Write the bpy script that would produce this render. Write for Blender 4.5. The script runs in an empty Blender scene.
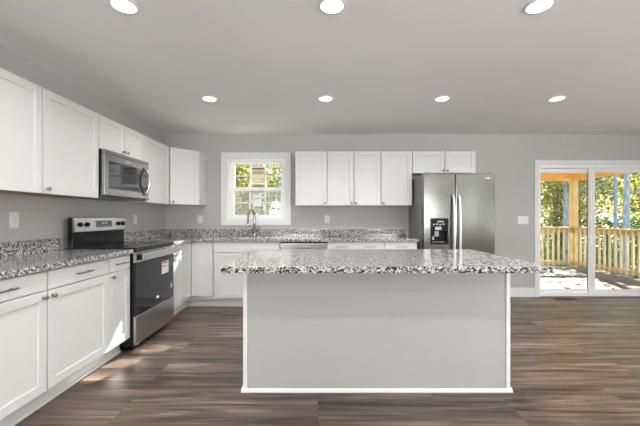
import bpy, bmesh, math, random
from mathutils import Vector, Matrix
random.seed(7)
S = bpy.context.scene
COL = S.collection

# ---------------------------------------------------------------- camera
cam_d = bpy.data.cameras.new('camera')
cam = bpy.data.objects.new('camera', cam_d); COL.objects.link(cam)
cam.location = (0, 0, 1.2); cam.rotation_euler = (math.pi/2, 0, 0)
cam_d.sensor_width = 36; cam_d.lens = 328/640*36
cam_d.shift_x = 2/640; cam_d.shift_y = 4/640
cam_d.clip_start = .05; cam_d.clip_end = 200
S.camera = cam
# ---------------------------------------------------------------- exposure
S.view_settings.view_transform = 'Standard'; S.view_settings.look = 'None'
S.view_settings.exposure = 0.14; S.view_settings.gamma = 1.0
S.view_settings.use_curve_mapping = False
# ---------------------------------------------------------------- sky
W = bpy.data.worlds.new('sky'); S.world = W; W.use_nodes = True
wn = W.node_tree; wn.nodes.clear()
wo = wn.nodes.new('ShaderNodeOutputWorld'); wb = wn.nodes.new('ShaderNodeBackground')
wr = wn.nodes.new('ShaderNodeValToRGB'); ws = wn.nodes.new('ShaderNodeSeparateXYZ'); wt = wn.nodes.new('ShaderNodeTexCoord')
wr.color_ramp.elements[0].position = .0; wr.color_ramp.elements[0].color = (1.0, .98, .92, 1)
wr.color_ramp.elements[1].position = .6; wr.color_ramp.elements[1].color = (.62, .78, 1.0, 1)
wn.links.new(wt.outputs['Generated'], ws.inputs[0]); wn.links.new(ws.outputs['Z'], wr.inputs[0])
wn.links.new(wr.outputs[0], wb.inputs[0]); wn.links.new(wb.outputs[0], wo.inputs[0])
wb.inputs[1].default_value = 1.9
# ---------------------------------------------------------------- sun through the kitchen window
sun_d = bpy.data.lights.new('sun', 'SUN'); sun = bpy.data.objects.new('sun', sun_d); COL.objects.link(sun)
sun_d.energy = 29.0; sun_d.angle = math.radians(.6); sun_d.color = (1.0, .95, .86)
sun.rotation_euler = Vector((-.53, -1.33, -1.0)).to_track_quat('-Z', 'Y').to_euler()
sun.location = (3, 12, 9)
# ---------------------------------------------------------------- added fill lights outside unseen rear and side openings
def area(name, loc, aim, sx, sy, power, col):
    d = bpy.data.lights.new(name, 'AREA'); d.shape = 'RECTANGLE'; d.size = sx; d.size_y = sy
    d.energy = power; d.color = col
    o = bpy.data.objects.new(name, d); COL.objects.link(o); o.location = loc
    o.rotation_euler = Vector(aim).to_track_quat('-Z', 'Z').to_euler(); return o
REAR_FILL = 215
area('fill_rear_a', (-1.0, -3.55, 1.45), (0, .5, .87), 2.0, 1.7, REAR_FILL, (.97, .985, 1.0))  # added rear fill pair, tilted up to brighten the ceiling
area('fill_rear_b', (2.95, -3.55, 1.45), (0, .5, .87), 2.2, 1.7, REAR_FILL, (.97, .985, 1.0))
area('fill_streak_strip', (5.42, -3.35, 1.5), (0, 1, 0), .13, 1.5, 9, (.97, .985, 1.0))  # added strip light meant to streak the refrigerator door
area('fill_side', (6.05, -.1, 1.45), (-.5, 0, .87), 2.2, 1.7, 185, (.97, .985, 1.0))  # added side fill, tilted up towards the ceiling
LAMP_W = 8.6

XL, D, H = -2.282, 4.925, 2.44          # left wall, back wall, ceiling
XR, YR = 5.6, -3.1                       # right wall, rear wall

# ---------------------------------------------------------------- materials
def mat(name):
    m = bpy.data.materials.new(name); m.use_nodes = True
    nt = m.node_tree; return m, nt, nt.nodes['Principled BSDF']
def N(nt, t, **kw):
    n = nt.nodes.new(t)
    for k, v in kw.items():
        if k in n.inputs: n.inputs[k].default_value = v
        else: setattr(n, k, v)
    return n
def ramp(nt, stops, interp='LINEAR'):
    r = nt.nodes.new('ShaderNodeValToRGB'); e = r.color_ramp; e.interpolation = interp
    while len(e.elements) < len(stops): e.elements.new(.5)
    for i, (p, c) in enumerate(stops):
        e.elements[i].position = p; e.elements[i].color = (*c, 1)
    return r
def bump(nt, bs, fac, strength, dist=.002):
    b = N(nt, 'ShaderNodeBump', Strength=strength, Distance=dist)
    nt.links.new(fac, b.inputs['Height']); nt.links.new(b.outputs[0], bs.inputs['Normal'])
def coords(nt, scale=(1, 1, 1)):
    t = nt.nodes.new('ShaderNodeTexCoord'); mp = nt.nodes.new('ShaderNodeMapping')
    mp.inputs['Scale'].default_value = scale
    nt.links.new(t.outputs['Object'], mp.inputs[0]); return mp.outputs[0]
def plain(name, col, rough=.5, metal=0.0, grain=None, var=.03, coat=0.0, spec=None):
    """colour with a faint procedural mottling and a fine bump"""
    m, nt, b = mat(name)
    c = coords(nt, grain or (1, 1, 1))
    n = N(nt, 'ShaderNodeTexNoise', Scale=14.0 if grain is None else 30.0, Detail=3.0)
    nt.links.new(c, n.inputs['Vector'])
    lo = tuple(max(0, x*(1-var)) for x in col); hi = tuple(min(1, x*(1+var)) for x in col)
    r = ramp(nt, [(.3, lo), (.7, hi)])
    nt.links.new(n.outputs['Fac'], r.inputs[0]); nt.links.new(r.outputs[0], b.inputs['Base Color'])
    b.inputs['Roughness'].default_value = rough; b.inputs['Metallic'].default_value = metal
    b.inputs['Coat Weight'].default_value = coat
    if spec is not None: b.inputs['Specular IOR Level'].default_value = spec
    return m

def wall_paint(name, col, bs=.08, sc=260):
    m, nt, b = mat(name); c = coords(nt)
    n = N(nt, 'ShaderNodeTexNoise', Scale=sc, Detail=2.0); nt.links.new(c, n.inputs['Vector'])
    n2 = N(nt, 'ShaderNodeTexNoise', Scale=1.3, Detail=2.0); nt.links.new(c, n2.inputs['Vector'])
    r = ramp(nt, [(.3, tuple(x*.98 for x in col)), (.7, tuple(x*1.02 for x in col))])
    nt.links.new(n2.outputs['Fac'], r.inputs[0]); nt.links.new(r.outputs[0], b.inputs['Base Color'])
    b.inputs['Roughness'].default_value = .75; bump(nt, b, n.outputs['Fac'], bs)
    return m
M = {}
M['wall'] = wall_paint('wall_paint', (.45, .442, .428))
M['ceiling'] = wall_paint('ceiling_paint', (.86, .855, .845), .15, 120)
M['white'] = plain('white_cabinet_paint', (.67, .668, .66), .38, var=.01)
M['trim'] = plain('white_trim_paint', (.73, .73, .725), .4, var=.01)
M['vinyl'] = plain('white_window_vinyl', (.86, .86, .86), .35, var=.01)
M['panel'] = plain('island_panel_paint', (.40, .40, .395), .45, var=.01)
M['raw_wood'] = plain('raw_cabinet_wood', (.36, .19, .08), .6, grain=(2, 14, 14), var=.25)
M['plastic'] = plain('white_outlet_plastic', (.70, .70, .69), .3, var=.01)
M['slot'] = plain('dark_slot', (.05, .05, .05), .6)
M['black'] = plain('black_enamel', (.008, .008, .010), .12, spec=.3)
M['glass_black'] = plain('black_oven_glass', (.014, .016, .022), .05, spec=.45)
M['black_plastic'] = plain('black_plastic', (.006, .006, .007), .3, spec=.15)
M['nickel'] = plain('dark_nickel', (.30, .29, .28), .3, 1.0)
M['chrome'] = plain('brushed_chrome', (.62, .61, .60), .2, 1.0)
M['grey_case'] = plain('grey_appliance_case', (.24, .238, .232), .5)
M['display'] = plain('range_display', (.10, .14, .14), .15)
M['label_white'] = plain('label_paper', (.82, .82, .80), .6)
M['label_red'] = plain('label_red', (.55, .12, .08), .6)
M['label_ink'] = plain('label_ink', (.08, .08, .08), .6)
M['bronze'] = plain('bronze_register', (.05, .038, .03), .45, .5)
M['bright_steel'] = plain('bright_handle_steel', (.80, .79, .78), .38, .6)
M['faucet'] = plain('dark_chrome', (.36, .355, .35), .16, 1.0)
M['badge'] = plain('badge_silver', (.75, .75, .75), .25, 1.0)

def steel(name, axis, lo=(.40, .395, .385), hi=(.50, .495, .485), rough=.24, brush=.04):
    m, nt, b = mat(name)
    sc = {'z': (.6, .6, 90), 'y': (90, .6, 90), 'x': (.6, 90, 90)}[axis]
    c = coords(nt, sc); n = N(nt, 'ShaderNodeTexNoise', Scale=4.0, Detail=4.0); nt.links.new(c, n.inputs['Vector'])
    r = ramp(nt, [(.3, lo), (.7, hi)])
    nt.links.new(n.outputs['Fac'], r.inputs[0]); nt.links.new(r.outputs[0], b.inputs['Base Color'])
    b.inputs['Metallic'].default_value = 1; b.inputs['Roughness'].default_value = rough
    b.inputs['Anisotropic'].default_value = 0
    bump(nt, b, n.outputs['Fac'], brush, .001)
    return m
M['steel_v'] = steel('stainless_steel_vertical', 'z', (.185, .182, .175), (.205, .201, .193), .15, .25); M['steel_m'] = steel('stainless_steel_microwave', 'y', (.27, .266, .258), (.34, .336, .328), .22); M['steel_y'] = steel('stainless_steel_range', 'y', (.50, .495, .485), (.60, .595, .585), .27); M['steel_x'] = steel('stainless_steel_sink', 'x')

def granite():
    m, nt, b = mat('speckled_granite'); t = nt.nodes.new('ShaderNodeTexCoord')
    nz = N(nt, 'ShaderNodeTexNoise', Scale=45.0, Detail=2.0); nt.links.new(t.outputs['Object'], nz.inputs['Vector'])
    va = N(nt, 'ShaderNodeVectorMath', operation='SCALE'); va.inputs['Scale'].default_value = .006
    nt.links.new(nz.outputs['Color'], va.inputs[0])
    ad = N(nt, 'ShaderNodeVectorMath', operation='ADD'); nt.links.new(t.outputs['Object'], ad.inputs[0]); nt.links.new(va.outputs[0], ad.inputs[1])
    v1 = N(nt, 'ShaderNodeTexVoronoi', Scale=104.0); nt.links.new(ad.outputs[0], v1.inputs['Vector'])
    sp = nt.nodes.new('ShaderNodeSeparateColor'); nt.links.new(v1.outputs['Color'], sp.inputs[0])
    r1 = ramp(nt, [(0, (.02, .02, .024)), (.20, (.13, .13, .145)), (.36, (.30, .28, .275)), (.55, (.45, .435, .43)), (.75, (.64, .625, .62))], 'CONSTANT')
    nt.links.new(sp.outputs['Red'], r1.inputs[0])
    v2 = N(nt, 'ShaderNodeTexVoronoi', Scale=190.0); nt.links.new(t.outputs['Object'], v2.inputs['Vector'])
    sp2 = nt.nodes.new('ShaderNodeSeparateColor'); nt.links.new(v2.outputs['Color'], sp2.inputs[0])
    r2 = ramp(nt, [(0, (.05, .05, .055)), (.12, (.9, .9, .9)), (.85, (1, 1, 1)), (.95, (.6, .5, .45))], 'CONSTANT')
    nt.links.new(sp2.outputs['Green'], r2.inputs[0])
    mx = N(nt, 'ShaderNodeMix', data_type='RGBA', blend_type='MULTIPLY'); mx.inputs[0].default_value = .8
    nt.links.new(r1.outputs[0], mx.inputs[6]); nt.links.new(r2.outputs[0], mx.inputs[7])
    nt.links.new(mx.outputs[2], b.inputs['Base Color'])
    b.inputs['Roughness'].default_value = .10; b.inputs['IOR'].default_value = 1.5
    return m
M['granite'] = granite()

def planks():
    m, nt, b = mat('wood_plank_floor'); t = nt.nodes.new('ShaderNodeTexCoord')
    br = nt.nodes.new('ShaderNodeTexBrick'); br.offset = .37; br.offset_frequency = 3
    for k, v in (('Scale', 1.0), ('Brick Width', 1.22), ('Row Height', .18), ('Mortar Size', .0011), ('Mortar Smooth', .1), ('Bias', 0.0)):
        br.inputs[k].default_value = v
    br.inputs['Color1'].default_value = (0, 0, 0, 1); br.inputs['Color2'].default_value = (1, 1, 1, 1); br.inputs['Mortar'].default_value = (.5, .5, .5, 1)
    nt.links.new(t.outputs['Object'], br.inputs['Vector'])
    # each plank reads its grain from another place
    off = N(nt, 'ShaderNodeVectorMath', operation='SCALE'); off.inputs['Scale'].default_value = 23.0
    nt.links.new(br.outputs['Color'], off.inputs[0])
    ad = N(nt, 'ShaderNodeVectorMath', operation='ADD'); nt.links.new(t.outputs['Object'], ad.inputs[0]); nt.links.new(off.outputs[0], ad.inputs[1])
    mp = nt.nodes.new('ShaderNodeMapping'); mp.inputs['Scale'].default_value = (.8, 13, 1); nt.links.new(ad.outputs[0], mp.inputs[0])
    n1 = N(nt, 'ShaderNodeTexNoise', Scale=1.5, Detail=6.0, Roughness=.62, Distortion=.5); nt.links.new(mp.outputs[0], n1.inputs['Vector'])
    mp2 = nt.nodes.new('ShaderNodeMapping'); mp2.inputs['Scale'].default_value = (3, 110, 1); nt.links.new(ad.outputs[0], mp2.inputs[0])
    n2 = N(nt, 'ShaderNodeTexNoise', Scale=1.5, Detail=3.0); nt.links.new(mp2.outputs[0], n2.inputs['Vector'])
    r1 = ramp(nt, [(.30, (.026, .0175, .0135)), (.43, (.080, .055, .042)), (.54, (.152, .110, .085)), (.70, (.31, .235, .182))])
    nt.links.new(n1.outputs['Fac'], r1.inputs[0])
    r2 = ramp(nt, [(.3, (.72, .72, .72)), (.7, (1.1, 1.1, 1.1))]); nt.links.new(n2.outputs['Fac'], r2.inputs[0])
    m1 = N(nt, 'ShaderNodeMix', data_type='RGBA', blend_type='MULTIPLY'); m1.inputs[0].default_value = 1
    nt.links.new(r1.outputs[0], m1.inputs[6]); nt.links.new(r2.outputs[0], m1.inputs[7])
    r3 = ramp(nt, [(0, (.70, .68, .68)), (1, (1.22, 1.2, 1.18))]); nt.links.new(br.outputs['Color'], r3.inputs[0])
    m2 = N(nt, 'ShaderNodeMix', data_type='RGBA', blend_type='MULTIPLY'); m2.inputs[0].default_value = 1
    nt.links.new(m1.outputs[2], m2.inputs[6]); nt.links.new(r3.outputs[0], m2.inputs[7])
    r4 = ramp(nt, [(0, (1, 1, 1)), (1, (.35, .32, .3))]); nt.links.new(br.outputs['Fac'], r4.inputs[0])
    m3 = N(nt, 'ShaderNodeMix', data_type='RGBA', blend_type='MULTIPLY'); m3.inputs[0].default_value = 1
    nt.links.new(m2.outputs[2], m3.inputs[6]); nt.links.new(r4.outputs[0], m3.inputs[7])
    nt.links.new(m3.outputs[2], b.inputs['Base Color'])
    b.inputs['Roughness'].default_value = .36; bump(nt, b, n2.outputs['Fac'], .06, .001)
    return m
M['floor'] = planks()

def glass():
    m = bpy.data.materials.new('window_glass'); m.use_nodes = True; nt = m.node_tree; nt.nodes.clear()
    o = nt.nodes.new('ShaderNodeOutputMaterial'); a = nt.nodes.new('ShaderNodeBsdfTransparent'); g = nt.nodes.new('ShaderNodeBsdfGlossy')
    a.inputs[0].default_value = (.96, .97, .96, 1); g.inputs['Roughness'].default_value = .02
    lw = N(nt, 'ShaderNodeLayerWeight', Blend=.5); pw = N(nt, 'ShaderNodeMath', operation='POWER'); pw.inputs[1].default_value = 4.0
    f = N(nt, 'ShaderNodeMath', operation='MULTIPLY_ADD'); f.inputs[1].default_value = .5; f.inputs[2].default_value = .025
    nt.links.new(lw.outputs['Facing'], pw.inputs[0]); nt.links.new(pw.outputs[0], f.inputs[0]); mx = nt.nodes.new('ShaderNodeMixShader')
    nt.links.new(f.outputs[0], mx.inputs[0]); nt.links.new(a.outputs[0], mx.inputs[1]); nt.links.new(g.outputs[0], mx.inputs[2]); nt.links.new(mx.outputs[0], o.inputs[0])
    return m
M['glass'] = glass()
def mesh_screen():
    m = bpy.data.materials.new('insect_screen'); m.use_nodes = True; nt = m.node_tree; nt.nodes.clear()
    o = nt.nodes.new('ShaderNodeOutputMaterial'); a = nt.nodes.new('ShaderNodeBsdfTransparent'); d = nt.nodes.new('ShaderNodeBsdfDiffuse'); tl = nt.nodes.new('ShaderNodeBsdfTranslucent')
    d.inputs[0].default_value = (.18, .19, .19, 1); tl.inputs[0].default_value = (.14, .15, .15, 1)
    m1 = nt.nodes.new('ShaderNodeMixShader'); m2 = nt.nodes.new('ShaderNodeMixShader'); m2.inputs[0].default_value = .25
    nt.links.new(d.outputs[0], m1.inputs[1]); nt.links.new(tl.outputs[0], m1.inputs[2])
    nt.links.new(a.outputs[0], m2.inputs[1]); nt.links.new(m1.outputs[0], m2.inputs[2]); nt.links.new(m2.outputs[0], o.inputs[0])
    return m
M['screen'] = mesh_screen()
def emit(name, col, s):
    m, nt, b = mat(name); b.inputs['Base Color'].default_value = (.9, .9, .9, 1)
    b.inputs['Emission Color'].default_value = (*col, 1); b.inputs['Emission Strength'].default_value = s; return m
M['lens'] = emit('lamp_lens', (1, .97, .92), 6.0)

def timber(name, a, b_, scale):
    m, nt, b = mat(name); c = coords(nt, scale)
    n = N(nt, 'ShaderNodeTexNoise', Scale=3.0, Detail=5.0, Distortion=.6); nt.links.new(c, n.inputs['Vector'])
    r = ramp(nt, [(.3, a), (.7, b_)]); nt.links.new(n.outputs['Fac'], r.inputs[0]); nt.links.new(r.outputs[0], b.inputs['Base Color'])
    b.inputs['Roughness'].default_value = .7; bump(nt, b, n.outputs['Fac'], .1, .002); return m
M['beam'] = timber('orange_pine', (.80, .42, .09), (.97, .66, .22), (1.2, 12, 12))
M['post'] = timber('pine_post', (.60, .42, .17), (.80, .62, .30), (12, 12, 1.2))
M['rail'] = timber('pine_rail', (.58, .42, .19), (.74, .58, .30), (2, 8, 8))
M['baluster'] = timber('pale_pine', (.76, .62, .38), (.90, .80, .56), (10, 10, 1.5))
def deck_mat():
    m, nt, b = mat('deck_boards'); t = nt.nodes.new('ShaderNodeTexCoord')
    br = nt.nodes.new('ShaderNodeTexBrick'); br.offset = .5
    for k, v in (('Scale', 1.0), ('Brick Width', 3.6), ('Row Height', .14), ('Mortar Size', .004), ('Mortar Smooth', .0)):
        br.inputs[k].default_value = v
    br.inputs['Color1'].default_value = (.118, .106, .089, 1); br.inputs['Color2'].default_value = (.152, .14, .12, 1); br.inputs['Mortar'].default_value = (.12, .09, .06, 1)
    nt.links.new(t.outputs['Object'], br.inputs['Vector'])
    mp = nt.nodes.new('ShaderNodeMapping'); mp.inputs['Scale'].default_value = (1, 14, 1); nt.links.new(t.outputs['Object'], mp.inputs[0])
    n = N(nt, 'ShaderNodeTexNoise', Scale=3.0, Detail=4.0); nt.links.new(mp.outputs[0], n.inputs['Vector'])
    r = ramp(nt, [(.3, (.8, .78, .74)), (.7, (1.1, 1.1, 1.1))]); nt.links.new(n.outputs['Fac'], r.inputs[0])
    mx = N(nt, 'ShaderNodeMix', data_type='RGBA', blend_type='MULTIPLY'); mx.inputs[0].default_value = 1
    nt.links.new(br.outputs['Color'], mx.inputs[6]); nt.links.new(r.outputs[0], mx.inputs[7]); nt.links.new(mx.outputs[2], b.inputs['Base Color'])
    b.inputs['Roughness'].default_value = .75; return m
M['deck'] = deck_mat()
def ground_mat():
    m, nt, b = mat('forest_floor'); c = coords(nt)
    n = N(nt, 'ShaderNodeTexNoise', Scale=2.5, Detail=8.0, Roughness=.7); nt.links.new(c, n.inputs['Vector'])
    r = ramp(nt, [(.3, (.06, .07, .03)), (.5, (.20, .17, .08)), (.7, (.36, .30, .15))]); nt.links.new(n.outputs['Fac'], r.inputs[0])
    nt.links.new(r.outputs[0], b.inputs['Base Color']); b.inputs['Roughness'].default_value = .95; return m
M['ground'] = ground_mat()
def leaf_mat(name, stops):
    m = bpy.data.materials.new(name); m.use_nodes = True; nt = m.node_tree; nt.nodes.clear()
    o = nt.nodes.new('ShaderNodeOutputMaterial'); c = coords(nt)
    n = N(nt, 'ShaderNodeTexNoise', Scale=5.0, Detail=4.0, Roughness=.8); nt.links.new(c, n.inputs['Vector'])
    r = ramp(nt, stops); nt.links.new(n.outputs['Fac'], r.inputs[0])
    d = nt.nodes.new('ShaderNodeBsdfDiffuse'); t = nt.nodes.new('ShaderNodeBsdfTranslucent'); mx = nt.nodes.new('ShaderNodeMixShader'); mx.inputs[0].default_value = .5
    nt.links.new(r.outputs[0], d.inputs[0]); nt.links.new(r.outputs[0], t.inputs[0])
    nt.links.new(d.outputs[0], mx.inputs[1]); nt.links.new(t.outputs[0], mx.inputs[2]); nt.links.new(mx.outputs[0], o.inputs[0]); return m
M['leaf_green'] = leaf_mat('green_leaves', [(.32, (.07, .10, .035)), (.5, (.22, .25, .08)), (.68, (.50, .48, .18))])
M['leaf_yellow'] = leaf_mat('yellow_leaves', [(.32, (.24, .21, .06)), (.5, (.52, .46, .15)), (.68, (.80, .72, .34))])
M['leaf_dark'] = leaf_mat('dark_green_leaves', [(.32, (.05, .10, .05)), (.5, (.13, .24, .10)), (.68, (.30, .42, .18))])
M['bark_blue'] = timber('blue_grey_bark', (.17, .24, .36), (.42, .50, .62), (5, 5, 1.5))
M['bark'] = timber('brown_bark', (.08, .065, .05), (.24, .20, .16), (8, 8, 1.5))
M['dead_leaf'] = plain('dead_leaf', (.12, .07, .035), .8, var=.3)
M['sticker_tan'] = plain('sticker_tan', (.62, .44, .20), .6)
M['sticker_yellow'] = plain('sticker_yellow', (.86, .70, .36), .6)
M['sticker_grey'] = plain('sticker_grey', (.45, .46, .48), .6)
M['sticker_cream'] = plain('sticker_cream', (.80, .76, .66), .6)
M['sticker_brown'] = plain('sticker_brown', (.16, .11, .08), .6)

# ---------------------------------------------------------------- mesh helpers
def nb(): return bmesh.new()
def prism(bm, pts, z0, z1, bev=0.0):
    lo = [bm.verts.new((p[0], p[1], z0)) for p in pts]; hi = [bm.verts.new((p[0], p[1], z1)) for p in pts]
    k = len(pts); fs = [bm.faces.new(lo[::-1]), bm.faces.new(hi)]
    for i in range(k): fs.append(bm.faces.new((lo[i], lo[(i+1) % k], hi[(i+1) % k], hi[i])))
    bmesh.ops.recalc_face_normals(bm, faces=fs)
    if bev: bmesh.ops.bevel(bm, geom=list({e for f in fs for e in f.edges}), offset=bev, segments=2, affect='EDGES', profile=.5, clamp_overlap=True)
def box(bm, x0, x1, y0, y1, z0, z1, bev=0.0):
    prism(bm, [(x0, y0), (x1, y0), (x1, y1), (x0, y1)], z0, z1, bev)
def prism_axis(bm, pts, ax, a0, a1, bev=0.0):
    """polygon in the plane across axis ax, swept from a0 to a1"""
    def P(p, a): return {'x': (a, p[0], p[1]), 'y': (p[0], a, p[1])}[ax]
    lo = [bm.verts.new(P(p, a0)) for p in pts]; hi = [bm.verts.new(P(p, a1)) for p in pts]
    k = len(pts); fs = [bm.faces.new(lo[::-1]), bm.faces.new(hi)]
    for i in range(k): fs.append(bm.faces.new((lo[i], lo[(i+1) % k], hi[(i+1) % k], hi[i])))
    bmesh.ops.recalc_face_normals(bm, faces=fs)
    if bev: bmesh.ops.bevel(bm, geom=list({e for f in fs for e in f.edges}), offset=bev, segments=2, affect='EDGES', profile=.5, clamp_overlap=True)
def lathe(bm, o, axis, prof, seg=20):
    """prof: (radius, distance along axis)"""
    a = Vector(axis).normalized(); u = a.orthogonal().normalized(); v = a.cross(u); o = Vector(o); rings = []
    for r, h in prof:
        rings.append([bm.verts.new(o + a*h + (u*math.cos(2*math.pi*i/seg) + v*math.sin(2*math.pi*i/seg))*max(r, 1e-5)) for i in range(seg)])
    fs = []
    for A, B in zip(rings, rings[1:]):
        for i in range(seg): fs.append(bm.faces.new((A[i], A[(i+1) % seg], B[(i+1) % seg], B[i])))
    fs.append(bm.faces.new(rings[0][::-1])); fs.append(bm.faces.new(rings[-1]))
    for f in fs: f.smooth = True
    bmesh.ops.recalc_face_normals(bm, faces=fs)
def tube(bm, pts, rad, seg=12):
    pts = [Vector(p) for p in pts]; n = len(pts); rad = rad if isinstance(rad, (list, tuple)) else [rad]*n
    rings = []; up = None
    for i, p in enumerate(pts):
        t = (pts[min(i+1, n-1)] - pts[max(i-1, 0)]).normalized()
        up = t.orthogonal().normalized() if up is None else (up - t*up.dot(t)).normalized()
        v = t.cross(up)
        rings.append([bm.verts.new(p + (up*math.cos(2*math.pi*k/seg) + v*math.sin(2*math.pi*k/seg))*rad[i]) for k in range(seg)])
    fs = []
    for A, B in zip(rings, rings[1:]):
        for k in range(seg): fs.append(bm.faces.new((A[k], A[(k+1) % seg], B[(k+1) % seg], B[k])))
    fs.append(bm.faces.new(rings[0][::-1])); fs.append(bm.faces.new(rings[-1]))
    for f in fs: f.smooth = True
    bmesh.ops.recalc_face_normals(bm, faces=fs)
def slab(bm, xs, ys, keep, z0, z1, bev=.004):
    """one watertight slab from the kept cells of a grid"""
    V = {}
    def v(i, j, z):
        if (i, j, z) not in V: V[i, j, z] = bm.verts.new((xs[i], ys[j], z))
        return V[i, j, z]
    K = {(i, j) for i in range(len(xs)-1) for j in range(len(ys)-1) if keep(i, j)}
    fs = []
    for i, j in K:
        fs.append(bm.faces.new((v(i, j, z1), v(i+1, j, z1), v(i+1, j+1, z1), v(i, j+1, z1))))
        fs.append(bm.faces.new((v(i, j, z0), v(i, j+1, z0), v(i+1, j+1, z0), v(i+1, j, z0))))
        for di, dj, a, b in ((-1, 0, (0, 0), (0, 1)), (1, 0, (1, 0), (1, 1)), (0, -1, (0, 0), (1, 0)), (0, 1, (0, 1), (1, 1))):
            if (i+di, j+dj) not in K:
                fs.append(bm.faces.new((v(i+a[0], j+a[1], z0), v(i+b[0], j+b[1], z0), v(i+b[0], j+b[1], z1), v(i+a[0], j+a[1], z1))))
    bmesh.ops.recalc_face_normals(bm, faces=fs)
    if bev:
        es = [e for e in bm.edges if len(e.link_faces) == 2 and e.calc_face_angle(0) > .5]
        bmesh.ops.bevel(bm, geom=es, offset=bev, segments=2, affect='EDGES', profile=.5, clamp_overlap=True)

def root_of(o):
    while o.parent is not None: o = o.parent
    return o
def obj(name, bm, m, parent=None, base=None):
    """link one mesh; built in world coordinates, stored relative to its thing's base"""
    if parent is not None: off = Vector(root_of(parent)['_base'])
    elif base is not None: off = Vector(base)
    else: off = Vector((0, 0, 0))
    if off.length > 0: bmesh.ops.translate(bm, verts=bm.verts, vec=-off)
    me = bpy.data.meshes.new(name); bm.to_mesh(me); bm.free(); me.materials.append(M[m] if isinstance(m, str) else m)
    o = bpy.data.objects.new(name, me); COL.objects.link(o)
    if parent is not None: o.parent = parent
    elif base is not None: o.location = off; o['_base'] = tuple(off)
    return o
def props(o, label, cat, group=None):
    o['label'] = label; o['category'] = cat
    if group: o['group'] = group
    return o
def thing(name, label, cat, loc, group=None):
    o = bpy.data.objects.new(name, None); COL.objects.link(o); o.location = loc; o.empty_display_size = .1
    o['_base'] = tuple(loc); return props(o, label, cat, group)
def struct(name, bm, m, parent=None):
    o = obj(name, bm, m, parent); o['kind'] = 'structure'; o['_base'] = (0., 0., 0.); return o
def copy_thing(r, loc, label=None):
    c = r.copy(); COL.objects.link(c); c.location = loc
    if label: c['label'] = label
    for ch in list(r.children):
        k = ch.copy(); COL.objects.link(k); k.parent = c
        for g in list(ch.children):
            q = g.copy(); COL.objects.link(q); q.parent = k
    return c

class Frame:
    """a wall-run frame: a along the run, b out from the wall, z up"""
    def __init__(s, o, u, n): s.o = Vector(o); s.u = Vector(u).normalized(); s.n = Vector(n).normalized()
    def p(s, a, b, z): return s.o + s.u*a + s.n*b + Vector((0, 0, z))
    def box(s, bm, a0, a1, b0, b1, z0, z1, bev=0.0):
        q = [s.p(a0, b0, 0), s.p(a1, b0, 0), s.p(a1, b1, 0), s.p(a0, b1, 0)]
        prism(bm, [(p.x, p.y) for p in q], z0, z1, bev)
LEFT = Frame((XL, 0, 0), (0, 1, 0), (1, 0, 0))
BACK = Frame((0, D, 0), (1, 0, 0), (0, -1, 0))

def shaker(F, a0, a1, b, z0, z1, st=.058):
    """recessed-panel door, back face at depth b, 20 mm thick"""
    bm = nb(); t = .02
    F.box(bm, a0, a0+st, b, b+t, z0, z1, .002); F.box(bm, a1-st, a1, b, b+t, z0, z1, .002)
    F.box(bm, a0+st, a1-st, b, b+t, z0, z0+st, .002); F.box(bm, a0+st, a1-st, b, b+t, z1-st, z1, .002)
    F.box(bm, a0+st-.004, a1-st+.004, b+.002, b+.011, z0+st-.004, z1-st+.004)
    return bm
def slabfront(F, a0, a1, b, z0, z1):
    bm = nb(); F.box(bm, a0, a1, b, b+.02, z0, z1, .003); return bm
def knob(F, a, b, z, parent):
    bm = nb(); lathe(bm, F.p(a, b, z), F.n, [(.008, 0), (.006, .004), (.006, .014), (.014, .018), (.0155, .022), (.013, .027), (.006, .029)], 16)
    return obj('knob', bm, 'nickel', parent)
def pull(F, a, b, z, parent, half=.078):
    bm = nb(); F.box(bm, a-half, a+half, b+.024, b+.034, z-.005, z+.005, .003)
    for s in (-1, 1): F.box(bm, a+s*.055-.005, a+s*.055+.005, b, b+.026, z-.004, z+.004)
    return obj('handle', bm, 'nickel', parent)
G = .005

# ================================================================ SETTING
bm = nb(); box(bm, XL-.2, XR+.2, YR-.2, D+.18, -.2, 0); struct('floor', bm, 'floor')
bm = nb(); box(bm, XL-.2, XR+.2, YR-.2, D+.2, H, H+.15); struct('ceiling', bm, 'ceiling')
WX0, WX1, WZ0, WZ1 = -1.361, -.495, 1.166, 2.076      # kitchen window opening
DX0, DX1, DZ1 = 3.31, 5.02, 1.985                      # patio door opening
T = .15
bm = nb(); slab(bm, [XL-.2, WX0, WX1, DX0, DX1, XR+.2], [0, WZ0, WZ1, 9], lambda i, j: False, 0, 1)
bm.free(); bm = nb()
def wall_xz(bm, xs, zs, keep, y0, y1):
    tmp = nb(); slab(tmp, xs, zs, keep, 0, 1, 0)
    for v in tmp.verts: v.co = (v.co.x, y0 if v.co.z < .5 else y1, v.co.y)
    bmesh.ops.recalc_face_normals(tmp, faces=tmp.faces)
    me = bpy.data.meshes.new('tmp'); tmp.to_mesh(me); tmp.free(); bm.from_mesh(me); bpy.data.meshes.remove(me)
zs = [0, WZ0, DZ1, WZ1, H]
wall_xz(bm, [XL-.2, WX0, WX1, DX0, DX1, XR+.2], zs, lambda i, j: not (i == 1 and j in (1, 2)) and not (i == 3 and j in (0, 1)), D, D+T)
struct('wall_back', bm, 'wall')
bm = nb(); box(bm, XL-.2, XL, YR-.2, D, 0, H); struct('wall_left', bm, 'wall')
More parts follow.
